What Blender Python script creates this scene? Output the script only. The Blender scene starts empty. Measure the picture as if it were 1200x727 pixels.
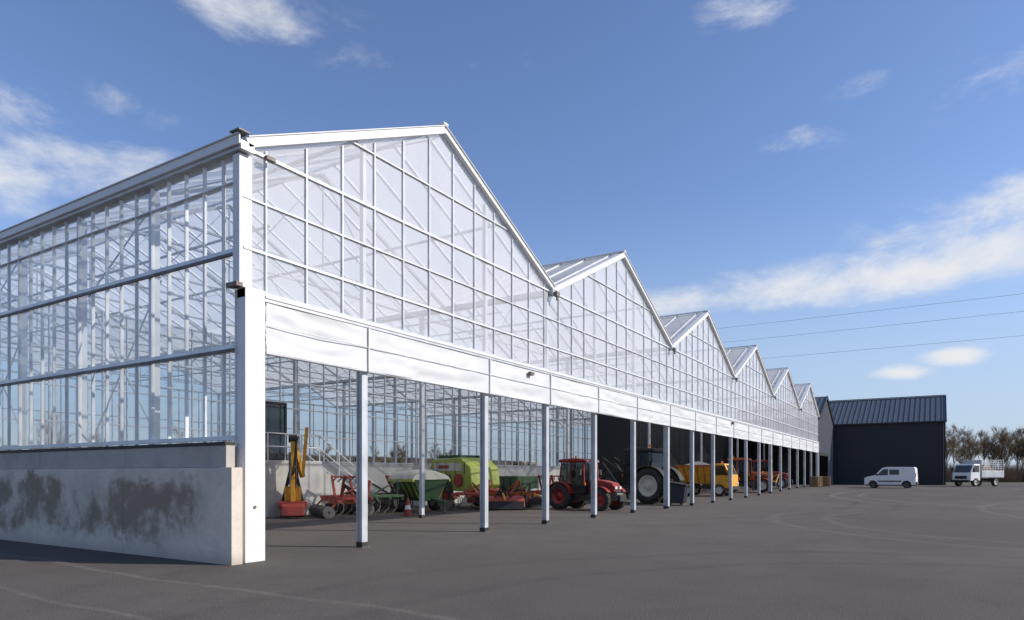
import bpy, math, random
from mathutils import Vector, Matrix, noise, Euler
random.seed(7)
R=math.radians
scene=bpy.context.scene
scene.view_settings.view_transform='Standard'
scene.view_settings.look='None'
scene.view_settings.exposure=0

# ------------------------------------------------------------------ materials
def newmat(name):
    m=bpy.data.materials.new(name); m.use_nodes=True
    nt=m.node_tree
    for n in list(nt.nodes): nt.nodes.remove(n)
    out=nt.nodes.new('ShaderNodeOutputMaterial')
    return m,nt,out
def N(nt,t,**k):
    n=nt.nodes.new(t)
    for a,b in k.items(): setattr(n,a,b)
    return n
def L(nt,a,b): nt.links.new(a,b)
def math_(nt,op,a,b=None,clamp=False):
    n=nt.nodes.new('ShaderNodeMath'); n.operation=op; n.use_clamp=clamp
    for i,v in enumerate((a,b)):
        if v is None: continue
        if isinstance(v,(int,float)): n.inputs[i].default_value=v
        else: nt.links.new(v,n.inputs[i])
    return n.outputs[0]
def mixc(nt,f,a,b):
    n=nt.nodes.new('ShaderNodeMix'); n.data_type='RGBA'
    for i,v in ((0,f),(6,a),(7,b)):
        if isinstance(v,(int,float)): n.inputs[i].default_value=v
        elif isinstance(v,tuple): n.inputs[i].default_value=(*v,1)
        else: nt.links.new(v,n.inputs[i])
    return n.outputs[2]
def ramp(nt,v,lo,hi):
    n=nt.nodes.new('ShaderNodeMapRange'); n.interpolation_type='SMOOTHSTEP'
    n.inputs['From Min'].default_value=lo; n.inputs['From Max'].default_value=hi
    nt.links.new(v,n.inputs['Value']); return n.outputs['Result']
def noise_(nt,vec,scale,detail=4,rough=.55,dist=0):
    n=nt.nodes.new('ShaderNodeTexNoise'); n.inputs['Scale'].default_value=scale
    n.inputs['Detail'].default_value=detail; n.inputs['Roughness'].default_value=rough
    n.inputs['Distortion'].default_value=dist
    if vec is not None: nt.links.new(vec,n.inputs['Vector'])
    return n.outputs['Fac']
def bump_(nt,h,strength,dist):
    b=nt.nodes.new('ShaderNodeBump'); b.inputs['Strength'].default_value=strength
    b.inputs['Distance'].default_value=dist; nt.links.new(h,b.inputs['Height']); return b.outputs['Normal']

def paint(name,col,rough=.4,metal=0.0,dirt=.35,scale=3.0,bump=0.0,dirtcol=(.10,.08,.06)):
    m,nt,out=newmat(name)
    p=N(nt,'ShaderNodeBsdfPrincipled'); tc=N(nt,'ShaderNodeTexCoord')
    v=tc.outputs['Object']
    n1=noise_(nt,v,scale,4,.65); n2=noise_(nt,v,scale*9,2,.6)
    f=math_(nt,'MULTIPLY',ramp(nt,n1,.42,.75),dirt,True)
    c=mixc(nt,f,tuple(col),dirtcol)
    dk=tuple(x*.8 for x in col)
    c=mixc(nt,math_(nt,'MULTIPLY',ramp(nt,n2,.35,.7),.35),c,dk)
    L(nt,c,p.inputs['Base Color']); p.inputs['Metallic'].default_value=metal
    L(nt,math_(nt,'ADD',rough,math_(nt,'MULTIPLY',n1,.25)),p.inputs['Roughness'])
    if bump: L(nt,bump_(nt,n2,bump,.01),p.inputs['Normal'])
    L(nt,p.outputs[0],out.inputs[0]); return m
def bar(name,col,rough,metal):
    m,nt,out=newmat(name)
    p=N(nt,'ShaderNodeBsdfPrincipled'); tc=N(nt,'ShaderNodeTexCoord')
    n=noise_(nt,tc.outputs['Object'],2.5,1,.5)
    L(nt,mixc(nt,ramp(nt,n,.35,.65),tuple(col),tuple(x*.85 for x in col)),p.inputs['Base Color'])
    p.inputs['Roughness'].default_value=rough; p.inputs['Metallic'].default_value=metal
    L(nt,p.outputs[0],out.inputs[0]); return m

GALV=bar('galvanised_steel',(.56,.58,.60),.45,.3)
ALU=bar('aluminium_bar',(.74,.75,.76),.42,.2)
WHITE=paint('white_flashing',(.76,.76,.75),.4,0,.12,1.5)
WHITEW=paint('white_panel_wall',(.60,.59,.55),.6,0,.4,1.0)
TAN=paint('timber_wall_panel',(.36,.27,.19),.7,0,.4,.8,dirtcol=(.16,.13,.1))
DARKM=paint('dark_cladding',(.026,.029,.034),.45,.2,.15,1.0,dirtcol=(.06,.06,.06))
ROOFM=paint('grey_roof_metal',(.12,.135,.155),.4,.4,.2,1.0,dirtcol=(.06,.06,.06))
GREYC=paint('mid_grey_cladding',(.24,.25,.27),.45,.2,.2,1.0)
BLACK=paint('black_plastic',(.02,.02,.022),.55,0,.4,5)
RUBBER=paint('tyre_rubber',(.028,.027,.026),.8,0,.7,6,dirtcol=(.12,.105,.09))
RED=paint('red_paint',(.32,.045,.028),.4,0,.8,3,dirtcol=(.12,.065,.045))
DKRED=paint('dark_red_paint',(.27,.014,.014),.3,0,.4,3)
ORANGE=paint('orange_paint',(.50,.11,.03),.42,0,.7,3)
YEL=paint('yellow_paint',(.74,.36,.03),.38,0,.35,3)
GREEN=paint('light_green_paint',(.36,.43,.07),.4,0,.4,3)
DKGREEN=paint('dark_green_paint',(.03,.085,.035),.45,0,.5,3)
PLANT=paint('plant_leaves',(.07,.12,.04),.7,0,.5,3)
CREAM=paint('cream_tank_plastic',(.55,.54,.45),.5,0,.4,3)
RIMC=paint('cream_rim_paint',(.62,.60,.52),.45,0,.35,5)
STEEL=paint('worn_steel',(.18,.17,.16),.5,.5,.7,5,dirtcol=(.14,.07,.035))
VANW=paint('white_vehicle_paint',(.85,.85,.83),.28,0,.1,2)
LAMPM=paint('lamp_lens',(.75,.75,.72),.15,0,0,2)
AMBER=paint('amber_lens',(.8,.25,.02),.2,0,0,2)
WOOD=paint('wood',(.32,.2,.1),.7,0,.4,4)
BARK=bar('bark',(.17,.125,.085),.9,0)
TWIG=bar('twigs',(.27,.19,.115),.9,0)

def vehicle_glass():
    m,nt,out=newmat('vehicle_glass')
    p=N(nt,'ShaderNodeBsdfPrincipled'); p.inputs['Base Color'].default_value=(.015,.02,.022,1)
    p.inputs['Roughness'].default_value=.06
    t=N(nt,'ShaderNodeBsdfTransparent'); t.inputs[0].default_value=(.7,.75,.75,1)
    mx=N(nt,'ShaderNodeMixShader'); mx.inputs[0].default_value=.6
    L(nt,t.outputs[0],mx.inputs[1]); L(nt,p.outputs[0],mx.inputs[2]); L(nt,mx.outputs[0],out.inputs[0]); return m
VGLASS=vehicle_glass()

def glass(name,tint,haze,base=.05,wob=.02,hazecol=(.84,.86,.88),transl=.5,pane=None):
    m,nt,out=newmat(name)
    lw=N(nt,'ShaderNodeLayerWeight'); lw.inputs['Blend'].default_value=.5
    fr=math_(nt,'ADD',math_(nt,'MULTIPLY',math_(nt,'POWER',lw.outputs['Facing'],4.0),.9),base,True)
    t=N(nt,'ShaderNodeBsdfTransparent'); t.inputs[0].default_value=(*tint,1)
    g=N(nt,'ShaderNodeBsdfGlossy'); g.inputs['Roughness'].default_value=.04
    g.inputs[0].default_value=(.9,.95,1,1)
    a=N(nt,'ShaderNodeMixShader'); L(nt,fr,a.inputs[0]); L(nt,t.outputs[0],a.inputs[1]); L(nt,g.outputs[0],a.inputs[2])
    if haze<=0:
        L(nt,a.outputs[0],out.inputs[0]); return m
    d=N(nt,'ShaderNodeBsdfDiffuse'); d.inputs[0].default_value=(*hazecol,1)
    tr=N(nt,'ShaderNodeBsdfTranslucent'); tr.inputs[0].default_value=(*hazecol,1)
    dm=N(nt,'ShaderNodeMixShader'); dm.inputs[0].default_value=transl
    L(nt,d.outputs[0],dm.inputs[1]); L(nt,tr.outputs[0],dm.inputs[2])
    b=N(nt,'ShaderNodeMixShader'); b.inputs[0].default_value=haze
    if pane:
        tc=N(nt,'ShaderNodeTexCoord')
        sn=N(nt,'ShaderNodeVectorMath',operation='SNAP'); L(nt,tc.outputs['Object'],sn.inputs[0]); sn.inputs[1].default_value=pane
        wn=N(nt,'ShaderNodeTexWhiteNoise'); L(nt,sn.outputs[0],wn.inputs['Vector'])
        hz=noise_(nt,tc.outputs['Object'],.8,1,.6)
        L(nt,bump_(nt,hz,wob,.3),g.inputs['Normal'])
        h=math_(nt,'MULTIPLY',math_(nt,'ADD',math_(nt,'MULTIPLY',wn.outputs['Value'],.16),math_(nt,'ADD',math_(nt,'MULTIPLY',hz,.4),.72)),haze,True); L(nt,h,b.inputs[0])
    L(nt,a.outputs[0],b.inputs[1]); L(nt,dm.outputs[0],b.inputs[2]); L(nt,b.outputs[0],out.inputs[0])
    return m
G_GABLE=glass('gable_glass',(.97,.98,.98),.50,.05,.03,hazecol=(.93,.935,.94),transl=.45,pane=(5,.9625,1.8))
G_SIDE=glass('side_glass',(.90,.93,.94),.10,.06,.03,pane=(.576,5,1.7),hazecol=(.9,.91,.92))
G_ROOF=glass('roof_glass',(.95,.96,.96),.80,.06,transl=.62,hazecol=(.90,.905,.91))
G_PART=glass('partition_glass',(.70,.73,.73),0,.06)

def fabric():
    m,nt,out=newmat('curtain_fabric')
    tc=N(nt,'ShaderNodeTexCoord'); v=tc.outputs['Object']
    n=noise_(nt,v,.9,4,.6,.6)
    c=mixc(nt,ramp(nt,n,.3,.8),(.80,.805,.81),(.70,.71,.72))
    d=N(nt,'ShaderNodeBsdfPrincipled'); L(nt,c,d.inputs['Base Color']); d.inputs['Roughness'].default_value=.5
    t=N(nt,'ShaderNodeBsdfTranslucent'); L(nt,c,t.inputs[0])
    mx=N(nt,'ShaderNodeMixShader'); mx.inputs[0].default_value=.22
    L(nt,d.outputs[0],mx.inputs[1]); L(nt,t.outputs[0],mx.inputs[2]); L(nt,mx.outputs[0],out.inputs[0]); return m
FABRIC=fabric()

def concrete():
    m,nt,out=newmat('stained_concrete')
    tc=N(nt,'ShaderNodeTexCoord'); v=tc.outputs['Object']
    p=N(nt,'ShaderNodeBsdfPrincipled'); p.inputs['Roughness'].default_value=.85
    n1=noise_(nt,v,1.2,6,.65,.3); n2=noise_(nt,v,14,5,.6)
    sx=N(nt,'ShaderNodeSeparateXYZ'); L(nt,v,sx.inputs[0])
    z=sx.outputs['Z']
    zz=math_(nt,'ADD',z,math_(nt,'MULTIPLY',math_(nt,'SUBTRACT',noise_(nt,v,1.1,5,.7),.5),1.7))
    band=math_(nt,'MULTIPLY',ramp(nt,zz,.25,.60),math_(nt,'SUBTRACT',1,ramp(nt,zz,1.30,1.62)))
    xm=ramp(nt,math_(nt,'MULTIPLY',sx.outputs['X'],-1),.45,1.1)
    st=math_(nt,'MULTIPLY',math_(nt,'MULTIPLY',band,xm),ramp(nt,noise_(nt,v,.8,8,.70,.2),.37,.56))
    c=mixc(nt,ramp(nt,n1,.3,.75),(.68,.60,.50),(.55,.485,.40))
    c=mixc(nt,math_(nt,'MULTIPLY',ramp(nt,n2,.45,.7),.25),c,(.38,.335,.28))
    c=mixc(nt,math_(nt,'MULTIPLY',st,.82),c,(.20,.145,.095))
    c=mixc(nt,math_(nt,'MULTIPLY',math_(nt,'SUBTRACT',1,ramp(nt,z,0,.28)),.4),c,(.27,.22,.18))
    L(nt,c,p.inputs['Base Color']); L(nt,bump_(nt,n2,.25,.01),p.inputs['Normal'])
    L(nt,p.outputs[0],out.inputs[0]); return m
CONC=concrete()
CONC2=paint('smooth_concrete',(.45,.415,.365),.8,0,.4,1.5,.15,dirtcol=(.25,.215,.17))

def asphalt():
    m,nt,out=newmat('asphalt')
    tc=N(nt,'ShaderNodeTexCoord'); v=tc.outputs['Object']
    p=N(nt,'ShaderNodeBsdfPrincipled'); p.inputs['Roughness'].default_value=.85
    p.inputs['Specular IOR Level'].default_value=.3
    big=noise_(nt,v,.09,5,.6,.5); mid=noise_(nt,v,.7,7,.7); fine=noise_(nt,v,48,3,.75)
    c=mixc(nt,ramp(nt,big,.35,.68),(.074,.061,.052),(.108,.090,.078))
    c=mixc(nt,math_(nt,'MULTIPLY',ramp(nt,mid,.40,.68),.55),c,(.052,.044,.039))
    c=mixc(nt,math_(nt,'MULTIPLY',ramp(nt,fine,.48,.7),.75),c,(.25,.215,.185))
    sx=N(nt,'ShaderNodeSeparateXYZ'); L(nt,v,sx.inputs[0])
    wob=math_(nt,'MULTIPLY',math_(nt,'SUBTRACT',noise_(nt,v,.18,2),.5),1.2)
    patch=math_(nt,'ADD',math_(nt,'MULTIPLY',ramp(nt,noise_(nt,v,3.5,5,.75),.35,.65),.7),.3)
    def streak(coord,pos,w,amt,c,col=(.22,.19,.165)):
        d=math_(nt,'ABSOLUTE',math_(nt,'SUBTRACT',math_(nt,'ADD',coord,wob),pos))
        k=math_(nt,'SUBTRACT',1,ramp(nt,d,0,w))
        return mixc(nt,math_(nt,'MULTIPLY',math_(nt,'MULTIPLY',k,patch),amt),c,col)
    c=streak(sx.outputs['Y'],-1.75,.12,.5,c)
    c=streak(sx.outputs['Y'],-3.5,.10,.45,c)
    for (cx,cy,rad,a) in ((22,46,16,.7),(22,46,17.7,.7),(34,30,20,.4),(34,30,21.8,.4),(16,20,9,.3),(16,20,10.7,.3),(2,62,14,.6),(30,70,22,.5),(30,70,23.8,.5)):
        dx=math_(nt,'SUBTRACT',sx.outputs['X'],cx); dy=math_(nt,'SUBTRACT',sx.outputs['Y'],cy)
        r=math_(nt,'SQRT',math_(nt,'ADD',math_(nt,'MULTIPLY',dx,dx),math_(nt,'MULTIPLY',dy,dy)))
        c=streak(r,rad,.28,a,c)
    for (cx,cy,rad) in ((14,-2,9),(14,-2,10.8),(-20,30,27),(-20,30,28.9)):
        dx=math_(nt,'SUBTRACT',sx.outputs['X'],cx); dy=math_(nt,'SUBTRACT',sx.outputs['Y'],cy)
        r=math_(nt,'SQRT',math_(nt,'ADD',math_(nt,'MULTIPLY',dx,dx),math_(nt,'MULTIPLY',dy,dy)))
        c=streak(r,rad,.3,.35,c,(.035,.03,.027))
    L(nt,c,p.inputs['Base Color'])
    L(nt,bump_(nt,fine,.6,.01),p.inputs['Normal'])
    L(nt,p.outputs[0],out.inputs[0]); return m
ASPH=asphalt()
def grass():
    m,nt,out=newmat('grass')
    tc=N(nt,'ShaderNodeTexCoord'); v=tc.outputs['Object']
    p=N(nt,'ShaderNodeBsdfPrincipled'); p.inputs['Roughness'].default_value=.95
    c=mixc(nt,ramp(nt,noise_(nt,v,.08,6,.65),.35,.65),(.09,.10,.04),(.16,.13,.07))
    c=mixc(nt,math_(nt,'MULTIPLY',noise_(nt,v,6,4),.4),c,(.04,.05,.02))
    L(nt,c,p.inputs['Base Color']); L(nt,p.outputs[0],out.inputs[0]); return m
GRASS=grass()

# ------------------------------------------------------------------ mesh builder
class MB:
    def __init__(s): s.v=[]; s.f=[]; s.sm=[]
    def add(s,vs,fs,smooth=False):
        o=len(s.v); s.v+= [tuple(p) for p in vs]
        for f in fs: s.f.append([i+o for i in f]); s.sm.append(smooth)
    def quad(s,a,b,c,d): s.add([a,b,c,d],[(0,1,2,3)])
    def box(s,x0,x1,y0,y1,z0,z1):
        vs=[(x,y,z) for x in (x0,x1) for y in (y0,y1) for z in (z0,z1)]
        s.add(vs,[(0,1,3,2),(4,6,7,5),(0,4,5,1),(2,3,7,6),(0,2,6,4),(1,5,7,3)])
    def cbox(s,c,size,rot=(0,0,0)):
        M=Euler([R(a) for a in rot]).to_matrix(); c=Vector(c)
        vs=[c+M@Vector((x*size[0]/2,y*size[1]/2,z*size[2]/2)) for x in (-1,1) for y in (-1,1) for z in (-1,1)]
        s.add(vs,[(0,1,3,2),(4,6,7,5),(0,4,5,1),(2,3,7,6),(0,2,6,4),(1,5,7,3)])
    def beam(s,p,q,w,h=None,up=(0,0,1)):
        h=h or w; p=Vector(p); q=Vector(q); d=(q-p)
        if d.length<1e-5: return
        d.normalize(); u=Vector(up)
        if abs(d.dot(u))>.98: u=Vector((1,0,0))
        sd=d.cross(u).normalized(); u2=sd.cross(d)
        vs=[]
        for b in (p,q):
            for i,j in ((-1,-1),(1,-1),(1,1),(-1,1)): vs.append(b+sd*i*w/2+u2*j*h/2)
        s.add(vs,[(0,1,2,3),(7,6,5,4),(0,4,5,1),(1,5,6,2),(2,6,7,3),(3,7,4,0)])
    def cyl(s,p,q,r,r2=None,n=12,caps=True):
        r2=r if r2 is None else r2; p=Vector(p); q=Vector(q); d=(q-p).normalized()
        u=Vector((0,0,1)) if abs(d.z)<.95 else Vector((1,0,0))
        a=d.cross(u).normalized(); b=a.cross(d)
        ring=lambda c,rr:[c+(a*math.cos(2*math.pi*i/n)+b*math.sin(2*math.pi*i/n))*rr for i in range(n)]
        r0=ring(p,r); r1=ring(q,r2)
        s.add(r0+r1,[(i,(i+1)%n,n+(i+1)%n,n+i) for i in range(n)],True)
        if caps: s.add(r0,[list(range(n))[::-1]]); s.add(r1,[list(range(n))])
    def prism(s,prof,y0,y1):
        n=len(prof)
        a=[(x,y0,z) for x,z in prof]; b=[(x,y1,z) for x,z in prof]
        s.add(a+b,[list(range(n)),list(range(2*n-1,n-1,-1))]+[(i,i+n,(i+1)%n+n,(i+1)%n) for i in range(n)])
    def lathe(s,c,prof,n=28,axis='y',smooth=True):
        vs=[];m=len(prof)
        for i in range(n):
            a=2*math.pi*i/n
            for o,r in prof:
                if axis=='y': vs.append((c[0]+r*math.cos(a),c[1]+o,c[2]+r*math.sin(a)))
                elif axis=='x': vs.append((c[0]+o,c[1]+r*math.cos(a),c[2]+r*math.sin(a)))
                else: vs.append((c[0]+r*math.cos(a),c[1]+r*math.sin(a),c[2]+o))
        fs=[]
        for i in range(n):
            j=(i+1)%n
            for k in range(m-1): fs.append((i*m+k,i*m+k+1,j*m+k+1,j*m+k))
        s.add(vs,fs,smooth)
    def arc(s,c,r,a0,a1,y0,y1,t=.04,n=12):
        prof=[]
        for i in range(n+1):
            a=R(a0+(a1-a0)*i/n); prof.append((c[0]+r*math.cos(a),c[2]+r*math.sin(a)))
        for i in range(n,-1,-1):
            a=R(a0+(a1-a0)*i/n); prof.append((c[0]+(r+t)*math.cos(a),c[2]+(r+t)*math.sin(a)))
        N2=len(prof)
        vs=[(x,y0,z) for x,z in prof]+[(x,y1,z) for x,z in prof]
        fs=[]
        for i in range(n):
            o0,o1=i,i+1; q0,q1=N2-1-i,N2-2-i
            fs+=[(o0,o1,q1,q0),(o0+N2,q0+N2,q1+N2,o1+N2),(o0,o0+N2,o1+N2,o1),(q0,q1,q1+N2,q0+N2)]
        fs+=[(0,N2-1,2*N2-1,N2),(n,n+N2,n+1+N2,n+1)]
        s.add(vs,fs)
    def build(s,name,mat,parent=None,bevel=0):
        if not s.v: return None
        me=bpy.data.meshes.new(name); me.from_pydata(s.v,[],s.f); me.update()
        me.polygons.foreach_set('use_smooth',s.sm)
        me.materials.append(mat)
        o=bpy.data.objects.new(name,me); bpy.context.collection.objects.link(o)
        if parent: o.parent=parent
        if bevel:
            b=o.modifiers.new('bevel','BEVEL'); b.width=bevel; b.segments=2; b.limit_method='ANGLE'; b.angle_limit=R(40)
        return o
def empty(name,loc=(0,0,0),rz=0,sc=1):
    e=bpy.data.objects.new(name,None); bpy.context.collection.objects.link(e)
    e.location=loc; e.rotation_euler=(0,0,R(rz)); e.scale=(sc,)*3; return e
class Asm:
    def __init__(s,name,loc,rz=0,sc=1): s.e=empty(name,loc,rz,sc); s.p={}
    def __call__(s,part,mat,bevel=0):
        if part not in s.p: s.p[part]=(MB(),mat,bevel)
        return s.p[part][0]
    def done(s):
        for k,(m,mat,b) in s.p.items(): m.build(k,mat,s.e,b)
        return s.e

def gz(y):
    t=min(max((y-30)/35,0),1); return .4*t*t*(3-2*t)

# ------------------------------------------------------------------ ground
def sheet(name,mat,x0,x1,ys,dz):
    m=MB(); xs=[x0+(x1-x0)*i/8 for i in range(9)]
    vs=[(x,y,gz(y)+dz) for y in ys for x in xs]; fs=[]
    for j in range(len(ys)-1):
        for i in range(8): a=j*9+i; fs.append((a,a+1,a+10,a+9))
    m.add(vs,fs,True); return m.build(name,mat)
ysg=[-900,-300,-60]+[20+2.5*i for i in range(21)]+[110,200,500,1500]
sheet('ground',GRASS,-1200,1200,ysg,-.06)
sheet('asphalt_yard',ASPH,-48,70,[-45,-10]+[20+2.5*i for i in range(21)]+[98],0)

# ------------------------------------------------------------------ greenhouse
W=11.55; NB=6; ZG=7.5; ZR=10.2; DX=-34.0; YE=W*NB
def rz_(y):
    t=(y%W)/W; return ZG+(ZR-ZG)*(1-abs(2*t-1))
GH=Asm('greenhouse',(0,0,0))
fr=GH('steel_frame',GALV); al=GH('glazing_bars',ALU); wt=GH('white_trim',WHITE,.01)
posts=[3.1,7.85,11.35,15.0,18.8,22.9]+[22.9+3.85*i for i in range(1,13)]
bs=GH('post_base_sleeves',BLACK,.01); bp=GH('base_plates',STEEL)
for y in posts:
    g=gz(y); big=abs(y-22.9)<.1 or abs(y-46)<.1
    w=.17 if not big else .22
    x0=-.12
    fr.box(x0-w/2,x0-w/2+.025,y-w/2,y+w/2,g,4.78); fr.box(x0+w/2-.025,x0+w/2,y-w/2,y+w/2,g,4.78)
    fr.box(x0-w/2+.025,x0+w/2-.025,y-.04,y+.04,g,4.78)
    bs.box(x0-w/2-.008,x0+w/2+.008,y-w/2-.008,y+w/2+.008,g,g+.12)
    bp.box(x0-.13,x0+.13,y-.13,y+.13,g,g+.012)
    fr.box(-.14,-.04,y-.05,y+.05,4.97,rz_(y)-.12)
fr.box(-.18,.05,.0,YE,4.80,4.96)
wt.box(.052,.07,.42,YE,4.86,4.92)
# gable bars and glass
y=.48
while y<YE:
    if min(abs(y-p) for p in posts)>.2: al.box(-.05,.015,y-.012,y+.012,4.96,rz_(y)-.12)
    y+=.9625
gg=GH('gable_glass',G_GABLE)
for b in range(NB):
    y0=b*W
    gg.add([(-.03,y0,4.96),(-.03,y0+W,4.96),(-.03,y0+W,ZG),(-.03,y0+W/2,ZR),(-.03,y0,ZG)],[(0,1,2,3,4)])
    for z,w in ((5.7,.045),(7.5,.05),(8.7,.025)):
        t=0 if z<=ZG else (z-ZG)/(ZR-ZG)*W/2
        al.box(-.065,.018,y0+t,y0+W-t,z-w/2,z+w/2)
    al.box(-.065,.018,y0,y0+W,6.6,6.625)
    for a,c in ((0,W/2),(W,W/2)):
        wt.beam((.06,y0+a,ZG+.05),(.06,y0+c,ZR+.05),.12,.17 if a==0 else .10,up=(0,0,1))
        wt.beam((.0,y0+a,ZG+.155),(.0,y0+c,ZR+.155),.3,.025)
    wt.beam((.15,y0+W/2,ZR+.19),(DX,y0+W/2,ZR+.19),.2,.05)
    fr.box(DX,.12,y0-.14,y0+.14,ZG-.1,ZG+.05)
    rg=GH('roof_glass',G_ROOF)
    for a in (0,W):
        rg.quad((0,y0+a,ZG+.06),(DX,y0+a,ZG+.06),(DX,y0+W/2,ZR+.12),(0,y0+W/2,ZR+.12))
        x=-.5
        while x>DX:
            al.beam((x,y0+a,ZG+.08),(x,y0+W/2,ZR+.14),.035,.06); x-=1.1
        for t in (.5,):
            zz=ZG+(ZR-ZG)*t-.03; yy=y0+a+(W/2-a)*t
            fr.beam((-.05,yy,zz),(DX,yy,zz),.05,.07)
    x=-4.25
    while x>DX-.1:
        for a in (0,W): fr.beam((x,y0+a,ZG-.05),(x,y0+W/2,ZR-.08),.07,.10)
        fr.beam((x,y0,ZG-.1),(x,y0+W,ZG-.1),.05,.05); fr.beam((x,y0,ZG-.6),(x,y0+W,ZG-.6),.05,.05)
        n=10
        if x>-18:
            for i in range(n):
                ya=y0+W*i/n; yb=y0+W*(i+1)/n
                fr.beam((x,ya,ZG-.1 if i%2 else ZG-.6),(x,yb,ZG-.6 if i%2 else ZG-.1),.02,.02)
        fr.beam((x,y0+W*.5,ZG-.1),(x,y0+W*.5,ZR-.1),.04)
        fr.beam((x,y0+W*.3,ZG-.1),(x,y0+W*.5,ZR-.1),.025); fr.beam((x,y0+W*.7,ZG-.1),(x,y0+W*.5,ZR-.1),.025)
        x-=4.25
for b in range(1,NB+1):
    for x in (-5.4,-12.2,-17,-21.25,-25.5,-29.75,-34):
        fr.box(x-.06,x+.06,b*W-.08,b*W+.08,gz(b*W),ZG-.1)
        bs.box(x-.075,x+.075,b*W-.095,b*W+.095,gz(b*W),gz(b*W)+.12)
for b in range(NB):
    fr.beam((-.2,b*W,ZG-.1),(-4.25,b*W+W/2,ZR-.1),.025); fr.beam((-4.25,b*W,ZG-.1),(-.2,b*W+W/2,ZR-.1),.025)
pipe=GH('heating_pipes',WHITE)
for b in range(3):
    for t in (.12,.88):
        pipe.cyl((-1,b*W+W*t,ZG-.8),(DX+1,b*W+W*t,ZG-.8),.03,n=8)
# side wall y=0
sg=GH('side_glass',G_SIDE)
sg.quad((-.2,-.02,2.2),(DX,-.02,2.2),(DX,-.02,ZG-.1),(-.2,-.02,ZG-.1))
x=-3.0
while x>DX:
    fr.box(x-.08,x+.08,.03,.18,2.1,ZG-.12); x-=2.88
x=-.55
while x>DX: al.box(x-.013,x+.013,-.05,.02,2.2,ZG-.12); x-=.576
for z,w in ((5.66,.07),(3.92,.07),(2.26,.08),(6.9,.02)):
    al.box(DX,-.2,-.065,.025,z-w/2,z+w/2)
dk=GH('dark_rail_gasket',STEEL)
for z in (5.622,3.882): dk.box(DX,-.2,-.08,-.03,z-.055,z-.005)
wt.box(DX,.14,-.2,-.165,ZG-.04,ZG+.12)
wt.box(DX,.14,-.23,-.165,ZG+.122,ZG+.145)
for xa in (-3,-8.76):
    fr.beam((xa,.25,2.2),(xa-2.88,.25,5.6),.025); fr.beam((xa-2.88,.25,2.2),(xa,.25,5.6),.025)
    fr.beam((xa,.25,5.66),(xa-2.88,.25,7.4),.025); fr.beam((xa-2.88,.25,5.66),(xa,.25,7.4),.025)
# back wall
y=.5
while y<YE: al.box(DX-.03,DX+.05,y-.02,y+.02,3.2,ZG); y+=1.5
for z in (3.24,5.3): al.box(DX-.04,DX+.055,0,YE,z-.03,z+.03)
GH('back_plinth',WHITEW).box(DX-.1,DX+.1,0,YE,-.1,1.0)
GH('back_timber_panels',TAN).box(DX-.06,DX+.06,0,YE,1.003,3.2)
# corner post
wt.box(-.19,.0,-.09,.18,4.965,ZG-.13)
wt.box(-.20,.045,.0,.43,0,4.96)
wt.box(-.22,-.203,-.03,.42,2.2,4.96)
wt.box(-.205,.05,-.05,.44,4.961,4.99)
fx=GH('corner_fittings',STEEL,.005)
fx.box(-.05,.22,-.26,-.02,ZG+.16,ZG+.19); fx.cyl((.1,-.1,ZG+.19),(.1,-.1,ZG+.25),.03)
fx.box(.1,.2,.35,.55,ZG-.12,ZG-.05)
for b in range(1,NB): fx.box(.13,.25,b*W-.1,b*W+.1,ZG-.18,ZG-.03); fx.cyl((.2,b*W,ZG-.3),(.2,b*W,ZG-.18),.035)
fx.cbox((-.1,-.12,5.0),(.3,.14,.08))
fx.box(.08,.2,9.9,10.1,4.6,4.70); fx.box(.08,.2,33.9,34.1,4.6,4.75)
fx.cyl((.03,.2,1.0),(.06,.2,1.0),.03)
# internal partition x=-12
XP=-12.0; YP=40.4
GH('partition_plinth',WHITEW,.01).box(XP-.1,XP+.1,.25,YP,0,2.1)
GH('plinth_cap',GALV).box(XP-.13,XP+.13,.25,YP,2.102,2.16)
pg=GH('partition_glass',G_PART)
pg.quad((XP,.25,2.16),(XP,YP,2.16),(XP,YP,ZG-.7),(XP,.25,ZG-.7))
y=.6
while y<YP: al.box(XP-.03,XP+.04,y-.018,y+.018,2.16,ZG-.7); y+=.77
for z in (3.2,4.3,5.4,6.4): al.box(XP-.05,XP+.05,.25,YP,z-.02,z+.02)
dw=GH('dark_partition',DARKM)
dw.box(-9.1,-9.0,YP,YE+W,.0,6.9); dw.box(-12,-9.0,YP-.1,YP,0,6.9)
y=YP+.1
while y<YE+W: dw.box(-9.0,-8.96,y,y+.06,.3,6.85); y+=.33
dr=GH('door_leaf',VGLASS); df=GH('door_frame',BLACK,.01)
dr.box(XP+.06,XP+.09,9.7,10.75,2.25,4.4)
for a in ((9.6,9.7),(10.75,10.85)): df.box(XP+.05,XP+.12,a[0],a[1],2.17,4.5)
df.box(XP+.05,XP+.12,9.7,10.75,4.4,4.5); df.box(XP+.05,XP+.12,9.7,10.75,2.17,2.25); df.box(XP+.05,XP+.12,9.7,10.75,3.2,3.27)
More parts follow.
